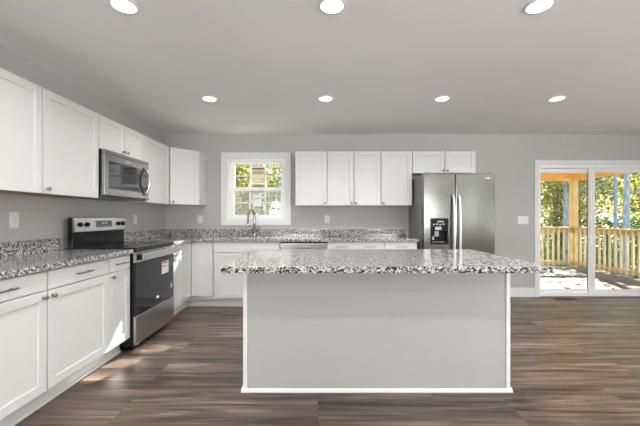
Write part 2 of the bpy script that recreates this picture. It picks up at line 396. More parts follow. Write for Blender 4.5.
def wall_hole(name, fixed, along0, along1, h0, h1, ax):
    bm = nb(); holes = h0
    tmp_x = [along0] + [v for h in holes for v in h[:2]] + [along1]
    z = [0, .7, 2.34, H]
    wall_xz(bm, tmp_x, z, lambda i, j: not (i % 2 == 1 and j == 1), 0, 1)
    for v in bm.verts:
        a, t, zz = v.co.x, v.co.y, v.co.z
        v.co = (a, fixed + h1*t, zz) if ax == 'x' else (fixed + h1*t, a, zz)
    bmesh.ops.recalc_face_normals(bm, faces=bm.faces); return struct(name, bm, 'wall')
wall_hole('wall_rear', YR, XL, XR, [(-2.0, 0.0), (1.9, 4.0), (5.2, 5.48)], -.2, 'x')
wall_hole('wall_right', XR, YR, D, [(-1.3, 1.1)], .2, 'y')
def added_window(name, c0, c1, pos, ax):  # unseen window, added to let the fill light in
    bm = nb()
    def bx(a0, a1, t0, t1, z0, z1): box(bm, a0, a1, pos+t0, pos+t1, z0, z1) if ax == 'x' else box(bm, pos+t0, pos+t1, a0, a1, z0, z1)
    s = -1 if ax == 'x' else 1
    lo, hi = (-.12, -.06) if ax == 'x' else (.06, .12)
    for a in (c0, c1-.05): bx(a, a+.05, lo, hi, .7, 2.34)
    for z in (.7, 1.5, 2.29): bx(c0+.05, c1-.05, lo, hi, z, z+.05)
    bx((c0+c1)/2-.025, (c0+c1)/2+.025, lo+.005, hi-.005, .75, 2.29)
    f = struct(name, bm, 'vinyl')
    bm = nb(); bx(c0+.05, c1-.05, (lo+hi)/2-.003, (lo+hi)/2+.003, .75, 2.29); obj('glass_pane', bm, 'glass', f)
added_window('added_window_2', -2.0, 0.0, YR, 'x'); added_window('added_window_3', 1.9, 4.0, YR, 'x'); added_window('added_window_4', -1.3, 1.1, XR, 'y')
bm = nb(); box(bm, 5.2, 5.48, YR-.12, YR-.06, .7, .73); box(bm, 5.2, 5.48, YR-.12, YR-.06, 2.31, 2.34); w5 = struct('added_slit_window', bm, 'vinyl')  # unseen slit window, added for the strip light's reflection
bm = nb(); box(bm, 5.2, 5.48, YR-.093, YR-.087, .7305, 2.3095); obj('glass_pane', bm, 'glass', w5)
# baseboards
bm = nb(); box(bm, 2.30, 3.245, D-.016, D-.001, .001, .14, .004); struct('baseboard_back', bm, 'trim')
bm = nb(); box(bm, 5.09, XR-.001, D-.016, D-.001, .001, .14, .004); struct('baseboard_right', bm, 'trim')
bm = nb(); box(bm, XR-.016, XR-.001, YR, D-.02, .001, .14, .004); struct('baseboard_side', bm, 'trim')
bm = nb(); box(bm, XL+.001, XL+.016, YR, 1.3, .001, .14, .004); struct('baseboard_left', bm, 'trim')

# kitchen window (window_1): casing, jamb, two sashes with muntins, glass, screen, stickers
bm = nb(); c = .09; y0, y1 = D-.022, D-.001
box(bm, WX0-c, WX0, y0, y1, WZ0-c, WZ1+c, .003); box(bm, WX1, WX1+c, y0, y1, WZ0-c, WZ1+c, .003)
box(bm, WX0, WX1, y0, y1, WZ1, WZ1+c, .003); box(bm, WX0, WX1, y0, y1, WZ0-c, WZ0, .003)
win = struct('window_1', bm, 'trim')
bm = nb(); j = .03
box(bm, WX0, WX0+j, D-.001, D+T, WZ0, WZ1); box(bm, WX1-j, WX1, D-.001, D+T, WZ0, WZ1)
box(bm, WX0+j, WX1-j, D-.001, D+T, WZ1-j, WZ1); box(bm, WX0+j, WX1-j, D-.001, D+T, WZ0, WZ0+j)
obj('window_jamb', bm, 'vinyl', win)
MR = 1.625
gx0, gx1 = -1.272, -.566
def sash(name, z0, z1, y, st, sb, scr):
    a, b = WX0+j, WX1-j; bm = nb()
    box(bm, a, gx0, y, y+.035, z0, z1, .003); box(bm, gx1, b, y, y+.035, z0, z1, .003)
    box(bm, gx0, gx1, y, y+.035, z1-st, z1, .003); box(bm, gx0, gx1, y, y+.035, z0, z0+sb, .003)
    s = obj(name, bm, 'vinyl', win)
    bm = nb(); box(bm, gx0, gx1, y+.014, y+.02, z0+sb, z1-st); obj('glass_pane', bm, 'glass', s)
    bm = nb(); w = (gx1-gx0)/3
    for k in (1, 2): box(bm, gx0+w*k-.009, gx0+w*k+.009, y+.006, y+.013, z0+sb, z1-st)
    zm = (z0+sb+z1-st)/2; box(bm, gx0, gx1, y+.006, y+.0125, zm-.009, zm+.009)
    obj('muntin_grid', bm, 'vinyl', s)
    if scr:
        bm = nb(); box(bm, WX0+j, WX1-j, D+.135, D+.1355, z0, z1); obj('insect_screen', bm, 'screen', win)
    return s
up = sash('upper_sash', MR-.02, WZ1-j, D+.085, .042, .045, False)
lo = sash('lower_sash', WZ0+j, MR+.025, D+.045, .045, .035, True)
# stickers left on the panes
def sticker(name, rects, parent):
    r0 = None
    for k, (x0, x1, z0, z1, y, m) in enumerate(rects):
        bm = nb(); box(bm, x0, x1, y-.0006, y, z0, z1)
        if k == 0: r0 = obj(name, bm, m, parent); r0['label'] = 'paper sticker'
        else: obj('print_band', bm, m, r0)
ys = D+.085+.0135
sx0, sx1 = -1.025, -.815
cx_, zz0 = (sx0+sx1)/2, 1.70
sticker('glass_sticker', [(sx0, sx1, 1.70, 1.985, ys, 'sticker_cream'), (sx0+.01, sx1-.01, 1.925, 1.95, ys-.0008, 'sticker_brown'), (sx0+.02, sx1-.02, 1.855, 1.905, ys-.0008, 'sticker_tan'),
    (sx0+.01, sx1-.01, 1.72, 1.79, ys-.0008, 'sticker_grey')], up)
# rounded arch printed in yellow
bm = nb(); pts = [(cx_+.09*math.cos(t*math.pi/12), 1.735+.08*math.sin(t*math.pi/12)) for t in range(13)]
prism_axis(bm, pts, 'y', ys-.0018, ys-.001); obj('print_arch', bm, 'sticker_yellow', up)
ys = D+.045+.0135
sticker('glass_sticker', [(-.985, -.855, 1.36, 1.57, ys, 'label_white'), (-.975, -.90, 1.545, 1.556, ys-.0008, 'sticker_brown'), (-.965, -.885, 1.475, 1.486, ys-.0008, 'label_ink')], lo)

# sliding patio door (door_1)
bm = nb(); c = .065
box(bm, DX0-c, DX0, D-.02, D-.001, .001, DZ1+c, .003); box(bm, DX1, DX1+c, D-.02, D-.001, .001, DZ1+c, .003)
box(bm, DX0, DX1, D-.02, D-.001, DZ1, DZ1+c, .003)
dr = struct('door_1', bm, 'trim')
bm = nb(); j = .03
box(bm, DX0, DX0+j, D-.001, D+T, .001, DZ1); box(bm, DX1-j, DX1, D-.001, D+T, .001, DZ1)
box(bm, DX0+j, DX1-j, D-.001, D+T, DZ1-.045, DZ1); box(bm, DX0+j, DX1-j, D-.001, D+T, .001, .035)
obj('door_frame', bm, 'vinyl', dr)
bm = nb(); box(bm, DX0+j, DX1-j, D-.03, D-.002, .001, .012); obj('threshold', bm, 'grey_case', dr)
def door_panel(name, x0, x1, y, stl, str_):
    bm = nb(); z0, z1 = .036, DZ1-.046
    box(bm, x0, x0+stl, y, y+.04, z0, z1, .003); box(bm, x1-str_, x1, y, y+.04, z0, z1, .003)
    box(bm, x0+stl, x1-str_, y, y+.04, z1-.065, z1, .003); box(bm, x0+stl, x1-str_, y, y+.04, z0, z0+.065, .003)
    p = obj(name, bm, 'vinyl', dr)
    bm = nb(); box(bm, x0+stl, x1-str_, y+.017, y+.023, z0+.065, z1-.065); obj('glass_pane', bm, 'glass', p)
    bm = nb()
    box(bm, x0+stl, x0+stl+.007, y+.011, y+.029, z0+.065, z1-.065); box(bm, x1-str_-.007, x1-str_, y+.011, y+.029, z0+.065, z1-.065)
    obj('glazing_gasket', bm, 'slot', p)
mid = 4.148
door_panel('fixed_panel', DX0+j, mid+.035, D+.08, .035, .05)
door_panel('sliding_panel', mid-.037, DX1-j, D+.035, .08, .06)

# ================================================================ RECESSED LIGHTS
def downlight(x, y, label):
    t = thing('recessed_light', label, 'ceiling light', (x, y, H), 'recessed ceiling lights')
    bm = nb(); r0, r1 = .066, .084; seg = 40
    prof = [(r0, -.001), (r0, -.008), (r1-.004, -.006), (r1, -.001)]
    rings = [[bm.verts.new((x+r*math.cos(2*math.pi*i/seg), y+r*math.sin(2*math.pi*i/seg), H+h)) for i in range(seg)] for r, h in prof]
    for A, B in zip(rings, rings[1:]+rings[:1]):
        for i in range(seg):
            f = bm.faces.new((A[i], A[(i+1) % seg], B[(i+1) % seg], B[i])); f.smooth = True
    bmesh.ops.recalc_face_normals(bm, faces=bm.faces)
    obj('trim_ring', bm, 'trim', t)
    bm = nb(); lathe(bm, (x, y, H-.001), (0, 0, -1), [(.0655, 0), (.0655, .004)], 40); obj('lens', bm, 'lens', t)
    d = bpy.data.lights.new('lamp', 'AREA'); d.shape = 'DISK'; d.size = .13; d.energy = LAMP_W; d.spread = math.radians(142); d.color = (1, .99, .975)
    l = bpy.data.objects.new('lamp', d); COL.objects.link(l); l.parent = t; l.location = (0, 0, -.0065)
    return t
near = ['white recessed ceiling light nearest the left wall, nearer row', 'white recessed ceiling light at the top centre above the island front',
        'white recessed ceiling light right of centre in the nearer row', None]
far = ['white recessed ceiling light in front of the corner wall cabinet, far row', 'white recessed ceiling light in the far row in front of the double-door wall cabinet',
       'white recessed ceiling light in the far row in front of the refrigerator', 'white recessed ceiling light in the far row nearest the patio door']
LX = [-1.135, .082, 1.297, 2.50]
L0 = downlight(LX[0], 1.92, near[0])
for k, x in enumerate(LX):
    if k: copy_thing(L0, (x, 1.92, H), near[k] or 'white recessed ceiling light right of the frame, nearer row')
    copy_thing(L0, (x, 3.43, H), far[k])
for k, x in enumerate(LX + [3.9]):
    for y in (.3, -1.4):
        copy_thing(L0, (x, y, H), 'white recessed ceiling light of the room behind the viewpoint')
copy_thing(L0, (4.0, 1.92, H), 'white recessed ceiling light at the far right of the nearer row'); 

# ================================================================ WALL CABINETS
UZ0, UZ1, UB = 1.368, 2.122, .31
def wall_cab(F, a0, a1, z0, z1, doors, label, loc, group):
    """doors: list of (a0, a1, knob side: -1 left, 1 right)"""
    t = thing('wall_cabinet', label, 'wall cabinet', loc, group)
    bm = nb(); F.box(bm, a0+.0005, a1-.0005, .001, UB-.014, z0+.016, z1, .001); obj('body', bm, 'white', t)
    bm = nb(); F.box(bm, a0+.0005, a1-.0005, .001, UB-.012, z0+.004, z0+.0155); u_ = obj('underside', bm, 'raw_wood' if F is LEFT and a1 < 2.95 else 'white', t)
    if F is LEFT and a1 < 2.95: u_['label'] = 'raw brown wood underside'
    for d0, d1, k in doors:
        d = obj('door', shaker(F, d0+G, d1-G, UB, z0, z1-.003), 'white', t)
        knob(F, (d0+.032) if k < 0 else (d1-.032), UB+.02, z0+.035, d)
    return t
gl, gb = 'white wall cabinets on the left wall', 'white wall cabinets on the back wall'
wall_cab(LEFT, 1.72, 2.328, UZ0, UZ1, [(1.72, 2.328, -1)], 'white single-door wall cabinet nearest the viewer, cut by the left edge', (XL, 2.02, UZ0), gl)
wall_cab(LEFT, 2.328, 2.926, UZ0, UZ1, [(2.328, 2.926, -1)], 'white single-door wall cabinet just nearer than the microwave, knob at its lower left', (XL, 2.63, UZ0), gl)
wall_cab(LEFT, 2.926, 3.698, 1.815, UZ1, [(2.926, 3.312, 1), (3.312, 3.698, -1)], 'short two-door white wall cabinet directly above the microwave', (XL, 3.31, 1.815), gl)
wall_cab(LEFT, 3.698, D-.611, UZ0, UZ1, [(3.698, D-.611, -1)], 'white single-door wall cabinet between the microwave and the diagonal corner cabinet', (XL, 4.0, UZ0), gl)
# diagonal corner
t = thing('corner_wall_cabinet', 'white diagonal wall cabinet with one door in the corner of the two walls', 'wall cabinet', (XL, D, UZ0))
P0, P1 = Vector((XL+UB+.018, D-.611, 0)), Vector((XL+.611, D-UB-.018, 0))
DG = Frame(P0, P1-P0, Vector((1, -1, 0))); dl = (P1-P0).length
a, b = DG.p(0, -.022, 0), DG.p(dl, -.022, 0)
poly = [(XL+.001, D-.610), (a.x, D-.610), (P0.x-.012, P0.y+.001+.001), (b.x, b.y), (XL+.610, b.y), (XL+.610, D-.001), (XL+.001, D-.001)]
poly = [(XL+.001, D-.610), (XL+UB-.012, D-.610), (XL+.610, D-UB+.012), (XL+.610, D-.001), (XL+.001, D-.001)]
bm = nb(); prism(bm, poly, UZ0+.016, UZ1, .001); obj('body', bm, 'white', t)
bm = nb(); prism(bm, poly, UZ0+.004, UZ0+.0155); obj('underside', bm, 'white', t)
d = obj('door', shaker(DG, .006, dl-.006, -.010, UZ0, UZ1-.003), 'white', t); knob(DG, .04, .010, UZ0+.035, d)
# back wall
X0 = [-.32, .129, .504, .882, 1.322, 1.7785, 2.213]
wall_cab(BACK, X0[0], X0[1], UZ0-.006, UZ1, [(X0[0], X0[1], 1)], 'white single-door wall cabinet beside the kitchen window', (-.1, D, UZ0), gb)
wall_cab(BACK, X0[1], X0[3], UZ0-.006, UZ1, [(X0[1], X0[2], 1), (X0[2], X0[3], -1)], 'tall white double-door wall cabinet in the middle of the back wall', (.5, D, UZ0), gb)
wall_cab(BACK, X0[3], X0[4], UZ0-.006, UZ1, [(X0[3], X0[4], -1)], 'white full-height single-door wall cabinet next to the refrigerator', (1.1, D, UZ0), gb)
wall_cab(BACK, X0[4], X0[6], 1.815, UZ1, [(X0[4], X0[5], 1), (X0[5], X0[6], -1)], 'short two-door white wall cabinet above the refrigerator', (1.77, D, 1.815), gb)

# ================================================================ BASE CABINETS
BB = .60; CT0, CT1 = .877, .915
def base_cab(F, a0, a1, drawers, doors, label, loc, group, pulls=True, split=.75, low=.135):
    t = thing('base_cabinet', label, 'base cabinet', loc, group)
    bm = nb(); F.box(bm, a0+.0005, a1-.0005, .001, BB-.014, .11, CT0-.001, .001); obj('body', bm, 'white', t)
    bm = nb(); F.box(bm, a0+.0005, a1-.0005, .001, BB-.075, .001, .1095); F.box(bm, a0+.0005, a1-.0005, BB-.0745, BB-.062, .001, .02, .003); obj('toe_kick', bm, 'white', t)
    for d0, d1, ps in drawers:
        dd = obj('drawer' if ps else 'false_front', slabfront(F, d0+G, d1-G, BB, split+.003, .868), 'white', t)
        for p in ps: pull(F, p, BB+.02, (split+.868)/2+.002, dd)
    for d0, d1, k in doors:
        d = obj('door', shaker(F, d0+G, d1-G, BB, low, split-.003), 'white', t)
        knob(F, (d0+.034) if k < 0 else (d1-.034), BB+.02, split-.038, d)
    return t
gl, gb = 'white base cabinets along the left wall', 'white base cabinets along the back wall'
base_cab(LEFT, 1.412, 2.017, [(1.412, 2.017, [1.715])], [(1.412, 2.017, 1)], 'white drawer-and-door base cabinet nearest the viewer, cut by the left edge', (XL, 1.71, 0), gl)
base_cab(LEFT, 2.017, 2.61, [(2.017, 2.61, [2.315])], [(2.017, 2.61, -1)], 'wide white base cabinet with one drawer, middle of the left run before the range', (XL, 2.31, 0), gl)
base_cab(LEFT, 2.61, 2.905, [(2.61, 2.905, [2.7575])], [(2.61, 2.905, -1)], 'narrow white base cabinet touching the near side of the range', (XL, 2.76, 0), gl)
base_cab(LEFT, 3.699, 4.010, [(3.699, 4.010, [3.8545])], [(3.699, 4.010, -1)], 'narrow white base cabinet between the range and the corner base cabinet', (XL, 3.85, 0), gl)
# corner base with folding door
t = thing('corner_base_cabinet', 'white corner base cabinet with a folding two-leaf door', 'base cabinet', (XL, D, 0))
e = XL+.913
bm = nb(); prism(bm, [(XL+.001, 4.0115), (XL+BB-.014, 4.0115), (XL+BB-.014, D-BB+.014), (e, D-BB+.014), (e, D-.001), (XL+.001, D-.001)], .11, CT0-.001); obj('body', bm, 'white', t)
bm = nb(); k_ = BB-.075; prism(bm, [(XL+.001, 4.0115), (XL+k_, 4.0115), (XL+k_, D-k_), (e, D-k_), (e, D-.001), (XL+.001, D-.001)], .001, .1095); obj('toe_kick', bm, 'white', t)
d = obj('door', shaker(LEFT, 4.014, D-BB-.0225, BB, .16, .862, .05), 'white', t)
d = obj('door', shaker(BACK, XL+BB+.0225, e-.015, BB, .16, .862, .05), 'white', t)
base_cab(BACK, e+.001, -.502, [(e+.001, -.502, [])], [(e+.001, -.935, 1), (-.935, -.502, -1)], 'white sink base cabinet under the kitchen window with a plain top panel', (-.93, D, 0), gb, split=.735)
base_cab(BACK, .122, .873, [(.122, .873, [.31, .685])], [(.122, .4975, 1), (.4975, .873, -1)], 'wide white base cabinet beside the dishwasher, two handles on its drawer', (.5, D, 0), gb)
base_cab(BACK, .874, 1.306, [(.874, 1.306, [1.09])], [(.874, 1.306, -1)], 'white single-drawer base cabinet beside the refrigerator', (1.09, D, 0), gb)

# ================================================================ COUNTERTOPS
CF = .648
bm = nb(); slab(bm, [XL+.001, XL+CF], [1.405, 2.907], lambda i, j: True, CT0, CT1)
ct = props(obj('countertop', bm, 'granite', base=(XL, 2.0, CT0)), 'speckled granite countertop on the left cabinets before the range', 'countertop')
bm = nb(); box(bm, XL+.001, XL+.021, 1.405, 2.907, CT1+.0005, 1.017, .002); obj('backsplash', bm, 'granite', ct)
SX0, SX1, SY0, SY1 = -1.30, -.58, 4.385, 4.775
bm = nb()
xs = [XL+.001, XL+CF, SX0, SX1, 1.318]; ys_ = [3.697, D-CF, SY0, SY1, D-.001]
slab(bm, xs, ys_, lambda i, j: (i == 0) if j == 0 else not (i == 2 and j == 2), CT0, CT1)
ct = props(obj('countertop', bm, 'granite', base=(XL, D, CT0)), 'L-shaped speckled granite countertop running round the corner to the refrigerator', 'countertop')
bm = nb(); box(bm, XL+.001, XL+.021, 3.697, D-.001, CT1+.0005, 1.017, .002); box(bm, XL+.0215, 1.318, D-.021, D-.001, CT1+.0005, 1.017, .002)
obj('backsplash', bm, 'granite', ct)
# sink
bm = nb(); w = .006
box(bm, SX0-.02, SX1+.02, SY0-.02, SY0-.002+.004, .872, .8765) if False else None
x0, x1, y0, y1 = SX0+.002, SX1-.002, SY0+.002, SY1-.002; zb = .70; zt = .903
box(bm, x0, x1, y0, y1, zb, zb+w); box(bm, x0, x0+w, y0, y1, zb+w, zt); box(bm, x1-w, x1, y0, y1, zb+w, zt)
box(bm, x0+w, x1-w, y0, y0+w, zb+w, zt); box(bm, x0+w, x1-w, y1-w, y1, zb+w, zt)
sk = props(obj('sink', bm, 'steel_x', base=(-.94, 4.58, zb)), 'stainless steel sink set into the counter under the kitchen window', 'sink')
bm = nb(); lathe(bm, (-.94, 4.60, zb+w), (0, 0, 1), [(.045, 0), (.045, .003), (.03, .004), (.012, .002)], 24); obj('drain', bm, 'chrome', sk)
# faucet
fx, fy = -.935, 4.83
f = thing('faucet', 'tall chrome gooseneck faucet standing in front of the kitchen window', 'faucet', (fx, fy, CT1))
bm = nb(); lathe(bm, (fx, fy, CT1+.0005), (0, 0, 1), [(.03, 0), (.03, .006), (.022, .012), (.021, .10), (.017, .11)], 24); obj('base', bm, 'faucet', f)
d = Vector((-.34, -.94, 0)).normalized(); r = .085; top = CT1+.30
pts = [(fx, fy, CT1+.105), (fx, fy, CT1+.2)] + [tuple(Vector((fx, fy, top)) + d*(r-r*math.cos(a)) + Vector((0, 0, r*math.sin(a)))) for a in [math.pi*k/14 for k in range(15)]]
q = Vector(pts[-1]); pts.append(tuple(q + Vector((0, 0, -.03))))
bm = nb(); tube(bm, pts, .0145, 14); obj('spout', bm, 'faucet', f)
bm = nb(); lathe(bm, q + Vector((0, 0, -.03)), (d.x*.1, d.y*.1, -1), [(.014, 0), (.0165, .01), (.0165, .07), (.021, .12), (.019, .126)], 20); obj('spray_head', bm, 'faucet', f)
bm = nb(); lathe(bm, (fx+.018, fy, CT1+.075), (1, -.2, 0), [(.015, 0), (.015, .03), (.011, .034)], 16); tube(bm, [(fx+.045, fy-.006, CT1+.075), (fx+.065, fy-.012, CT1+.10), (fx+.085, fy-.02, CT1+.155)], [.008, .007, .006], 10); obj('lever_handle', bm, 'faucet', f)

# ================================================================ RANGE
R0, R1 = 2.915, 3.690
t = thing('range', 'stainless and black electric range standing between the left base cabinets', 'range', (XL, 3.30, 0))
bm = nb(); LEFT.box(bm, R0, R1, .03, .635, .045, .905, .002); obj('body', bm, 'black', t)
for a in (R0+.05, R1-.05):
    for b in (.1, .55): bm = nb(); lathe(bm, LEFT.p(a, b, .0005), (0, 0, 1), [(.02, 0), (.02, .046)], 12); obj('levelling_foot', bm, 'black_plastic', t)
bm = nb(); LEFT.box(bm, R0-.004, R1+.004, .03, .665, .9165, .928, .004); ck = obj('cooktop', bm, 'glass_black', t)
for (a, b, r) in ((R0+.2, .47, .105), (R1-.2, .47, .085), (R0+.2, .24, .075), (R1-.2, .24, .095)):
    bm = nb(); lathe(bm, LEFT.p(a, b, .9281), (0, 0, 1), [(r, 0), (r, .0004)], 40); obj('burner', bm, 'black', ck)
bm = nb(); LEFT.box(bm, R0, R1, .636, .66, .885, .916, .002); obj('front_trim', bm, 'black', t)
# oven door
bm = nb(); LEFT.box(bm, R0+.003, R1-.003, .636, .66, .318, .788, .004); od = obj('oven_door', bm, 'glass_black', t)
bm = nb(); LEFT.box(bm, R0+.003, R1-.003, .636, .664, .79, .882, .003); obj('door_top_rail', bm, 'steel_y', od)
bm = nb(); LEFT.box(bm, R0+.045, R1-.02, .684, .708, .802, .872, .008); hb = obj('handle', bm, 'steel_y', od)
for a in (R0+.025, R1-.06):
    bm = nb(); LEFT.box(bm, a, a+.025, .6645, .7, .815, .86, .003); obj('handle_bracket', bm, 'black_plastic', hb)
bm = nb(); LEFT.box(bm, 3.405, 3.56, .6601, .6607, .605, .735); lb = obj('label_sticker', bm, 'label_white', od)
bm = nb(); LEFT.box(bm, 3.41, 3.53, .6608, .6613, .712, .730); LEFT.box(bm, 3.41, 3.51, .6608, .6613, .680, .690); obj('red_print', bm, 'label_red', lb)
bm = nb(); LEFT.box(bm, R1-.075, R1-.045, .6601, .6607, .42, .47); obj('small_sticker', bm, 'grey_case', od)
bm = nb(); lathe(bm, LEFT.p(3.325, .6601, .385), (1, 0, 0), [(.02, 0), (.02, .001)], 20)
for v in bm.verts: v.co.y = 3.325 + (v.co.y-3.325)*1.9
obj('badge', bm, 'chrome', od)
bm = nb(); LEFT.box(bm, R0+.003, R1-.003, .636, .662, .055, .312, .005); obj('storage_drawer', bm, 'steel_y', t)
# backguard
bm = nb(); LEFT.box(bm, R0, R1, .058, .10, .9285, 1.195, .003); bg = obj('backguard', bm, 'black', t)
bm = nb(); prism_axis(bm, [(XL+.1005, 1.06), (XL+.121, 1.065), (XL+.112, 1.19), (XL+.1005, 1.193)], 'y', R0+.012, R1-.004) if False else None
bm.free(); bm = nb()
pp = [(XL+.1005, 1.062), (XL+.123, 1.066), (XL+.113, 1.190), (XL+.1005, 1.193)]
lo_ = [bm.verts.new((p[0], R0+.004, p[1])) for p in pp]; hi_ = [bm.verts.new((p[0], R1-.004, p[1])) for p in pp]
fs = [bm.faces.new(lo_), bm.faces.new(hi_[::-1])] + [bm.faces.new((lo_[i], lo_[(i+1) % 4], hi_[(i+1) % 4], hi_[i])) for i in range(4)]
bmesh.ops.recalc_face_normals(bm, faces=fs); cp = obj('control_panel', bm, 'steel_y', bg)
PF = Frame((XL+.1235, 0, 0), (0, 1, 0), (1, 0, 0))
def on_panel(z): return (1.128-z)*.08 - .0045
bm = nb(); PF.box(bm, 3.20, 3.44, on_panel(1.13)-.004, on_panel(1.13)+.003, 1.10, 1.165, .001); dp = obj('display', bm, 'display', bg)
bm = nb()
for k in range(5): PF.box(bm, 3.215+k*.042, 3.24+k*.042, on_panel(1.13)+.003, on_panel(1.13)+.0036, 1.108, 1.114)
for k in range(4): PF.box(bm, 3.275+k*.024, 3.29+k*.024, on_panel(1.13)+.003, on_panel(1.13)+.0036, 1.13, 1.152)
obj('display_digits', bm, 'sticker_grey', dp)
for a in (2.985, 3.075, 3.555, 3.635):
    bm = nb(); lathe(bm, PF.p(a, on_panel(1.13)-.003, 1.13), (1, 0, .08), [(.024, 0), (.024, .003), (.021, .005), (.019, .018), (.015, .02)], 24)
    obj('knob', bm, 'black_plastic', bg)

# ================================================================ MICROWAVE
A0, A1 = 2.932, 3.694; b0 = .376
t = thing('microwave', 'stainless over-the-range microwave hanging under the short wall cabinet', 'microwave', (XL, 3.31, 1.40))
bm = nb(); LEFT.box(bm, A0, A1, .002, .345, 1.376, 1.812, .004); obj('body', bm, 'black', t)
for k in range(2):
    bm = nb(); LEFT.box(bm, A0+.08+.34*k, A0+.34+.34*k, .06, .22, 1.3725, 1.3755); obj('grease_filter', bm, 'grey_case', t)
for a in (A0+.1, A1-.2):
    bm = nb(); LEFT.box(bm, a, a+.1, .26, .32, 1.3725, 1.3755); obj('cooktop_lamp_cover', bm, 'sticker_grey', t)
bm = nb()     # door: frame with a window
LEFT.box(bm, A0, A0+.075, .346, b0, 1.40, 1.778, .003); LEFT.box(bm, A1-.10, A1, .346, b0, 1.40, 1.778, .003)
LEFT.box(bm, A0+.075, A1-.10, .346, b0, 1.70, 1.778, .003); LEFT.box(bm, A0+.075, A1-.10, .346, b0, 1.40, 1.475, .003)
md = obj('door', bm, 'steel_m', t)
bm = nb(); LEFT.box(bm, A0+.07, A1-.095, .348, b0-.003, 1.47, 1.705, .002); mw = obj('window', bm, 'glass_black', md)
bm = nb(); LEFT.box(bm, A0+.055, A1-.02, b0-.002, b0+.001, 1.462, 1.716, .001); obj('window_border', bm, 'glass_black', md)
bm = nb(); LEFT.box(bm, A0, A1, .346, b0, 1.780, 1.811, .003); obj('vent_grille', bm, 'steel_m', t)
ha = A1-.09
bm = nb(); pts = []
for k in range(13):
    s = k/12; z = 1.44+.295*s; pts.append((XL+b0+.002+.052*math.sin(math.pi*s)**.6, ha, z))
tube(bm, pts, .0135, 12); obj('handle', bm, 'chrome', md)
bm = nb(); LEFT.box(bm, 3.24, 3.34, b0, b0+.0015, 1.742, 1.752); obj('badge', bm, 'chrome', md)

# ================================================================ DISHWASHER
t = thing('dishwasher', 'stainless dishwasher set under the back counter beside the sink base', 'dishwasher', (-.19, D, 0))
bm = nb(); BACK.box(bm, -.499, .119, .03, .585, .10, .868, .002); obj('body', bm, 'grey_case', t)
bm = nb(); BACK.box(bm, -.497, .117, .586, .625, .12, .860, .006); dd = obj('door', bm, 'steel_x', t)
bm = nb(); BACK.box(bm, -.497, .117, .586, .618, .8605, .868, .001); obj('control_strip', bm, 'black_plastic', t)
bm = nb(); BACK.box(bm, -.28, -.10, .6255, .65, .79, .806, .005); obj('handle', bm, 'steel_x', dd)
bm = nb(); BACK.box(bm, -.49, .11, .3, .53, .001, .099); obj('toe_kick', bm, 'black_plastic', t)

# ================================================================ REFRIGERATOR
FX0, FX1, FF, FT = 1.348, 2.254, D-4.178, 1.754
t = thing('refrigerator', 'stainless side-by-side refrigerator with a black dispenser against the back wall', 'refrigerator', (1.8, D, 0))
bm = nb(); BACK.box(bm, FX0+.004, FX1-.004, .03, FF-.075, .03, FT-.012, .006); obj('case', bm, 'grey_case', t)
bm = nb(); BACK.box(bm, FX0+.01, FX1-.01, FF-.074, FF-.03, .012, .085, .003); obj('bottom_grille', bm, 'black_plastic', t)
for a in (FX0+.08, FX1-.08):
    for b in (.1, FF-.15): bm = nb(); lathe(bm, BACK.p(a, b, .0005), (0, 0, 1), [(.02, 0), (.02, .032)], 12); obj('levelling_foot', bm, 'black_plastic', t)
SPL = 1.754
# the freezer door is built as a frame round the dispenser recess
a0, a1, z0, z1 = 1.436, 1.658, .853, 1.177
bm = nb(); g = .004
tmpx = [FX0, a0, a1, SPL-g]; tmpz = [.095, z0, z1, FT]
wall_xz(bm, tmpx, tmpz, lambda i, j: not (i == 1 and j == 1), D-FF+.07, D-FF)
es = [e for e in bm.edges if len(e.link_faces) == 2 and e.calc_face_angle(0) > .5]
bmesh.ops.bevel(bm, geom=es, offset=.008, segments=3, affect='EDGES', profile=.5, clamp_overlap=True)
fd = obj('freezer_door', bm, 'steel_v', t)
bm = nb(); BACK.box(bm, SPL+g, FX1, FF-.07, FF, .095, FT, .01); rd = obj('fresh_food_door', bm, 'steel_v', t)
# dispenser
bm = nb(); BACK.box(bm, a0+.001, a1-.001, FF-.068, FF-.062, z0+.001, z1-.001); 
BACK.box(bm, a0+.001, a0+.018, FF-.061, FF+.003, z0+.001, z1-.001); BACK.box(bm, a1-.018, a1-.001, FF-.061, FF+.003, z0+.001, z1-.001)
BACK.box(bm, a0+.0185, a1-.0185, FF-.061, FF+.003, z0+.001, z0+.022); ds = obj('dispenser', bm, 'black_plastic', fd)
bm = nb(); BACK.box(bm, a0+.0185, a1-.0185, FF-.061, FF+.003, 1.025, z1-.001); pn = obj('control_panel', bm, 'black_plastic', ds)
bm = nb(); BACK.box(bm, a0+.055, a0+.135, FF+.0032, FF+.004, 1.035, 1.075); BACK.box(bm, a0+.085, a0+.165, FF+.0032, FF+.004, 1.135, 1.15)
for k in range(4): BACK.box(bm, a0+.03+k*.04, a0+.05+k*.04, FF+.0032, FF+.004, 1.095+.006*(k % 2), 1.112+.006*(k % 2))
obj('panel_print', bm, 'sticker_grey', pn)
bm = nb(); BACK.box(bm, a0+.06, a0+.115, FF-.06, FF-.035, .95, 1.02, .004); BACK.box(bm, a0+.03, a0+.06, FF-.06, FF-.045, .905, .95, .004); obj('paddle', bm, 'sticker_grey', ds)
bm = nb(); BACK.box(bm, a0+.03, a1-.03, FF-.05, FF-.005, z0+.0225, z0+.03, .002); obj('drip_tray', bm, 'grey_case', ds)
for x, p in ((SPL-.036, fd), (SPL+.038, rd)):
    bm = nb(); pts = []
    for k in range(17):
        s = k/16; z = .60+.885*s; pts.append((x, D-FF-.003-.055*math.sin(math.pi*s)**.35, z))
    tube(bm, pts, .0145, 12); obj('handle', bm, 'bright_steel', p)
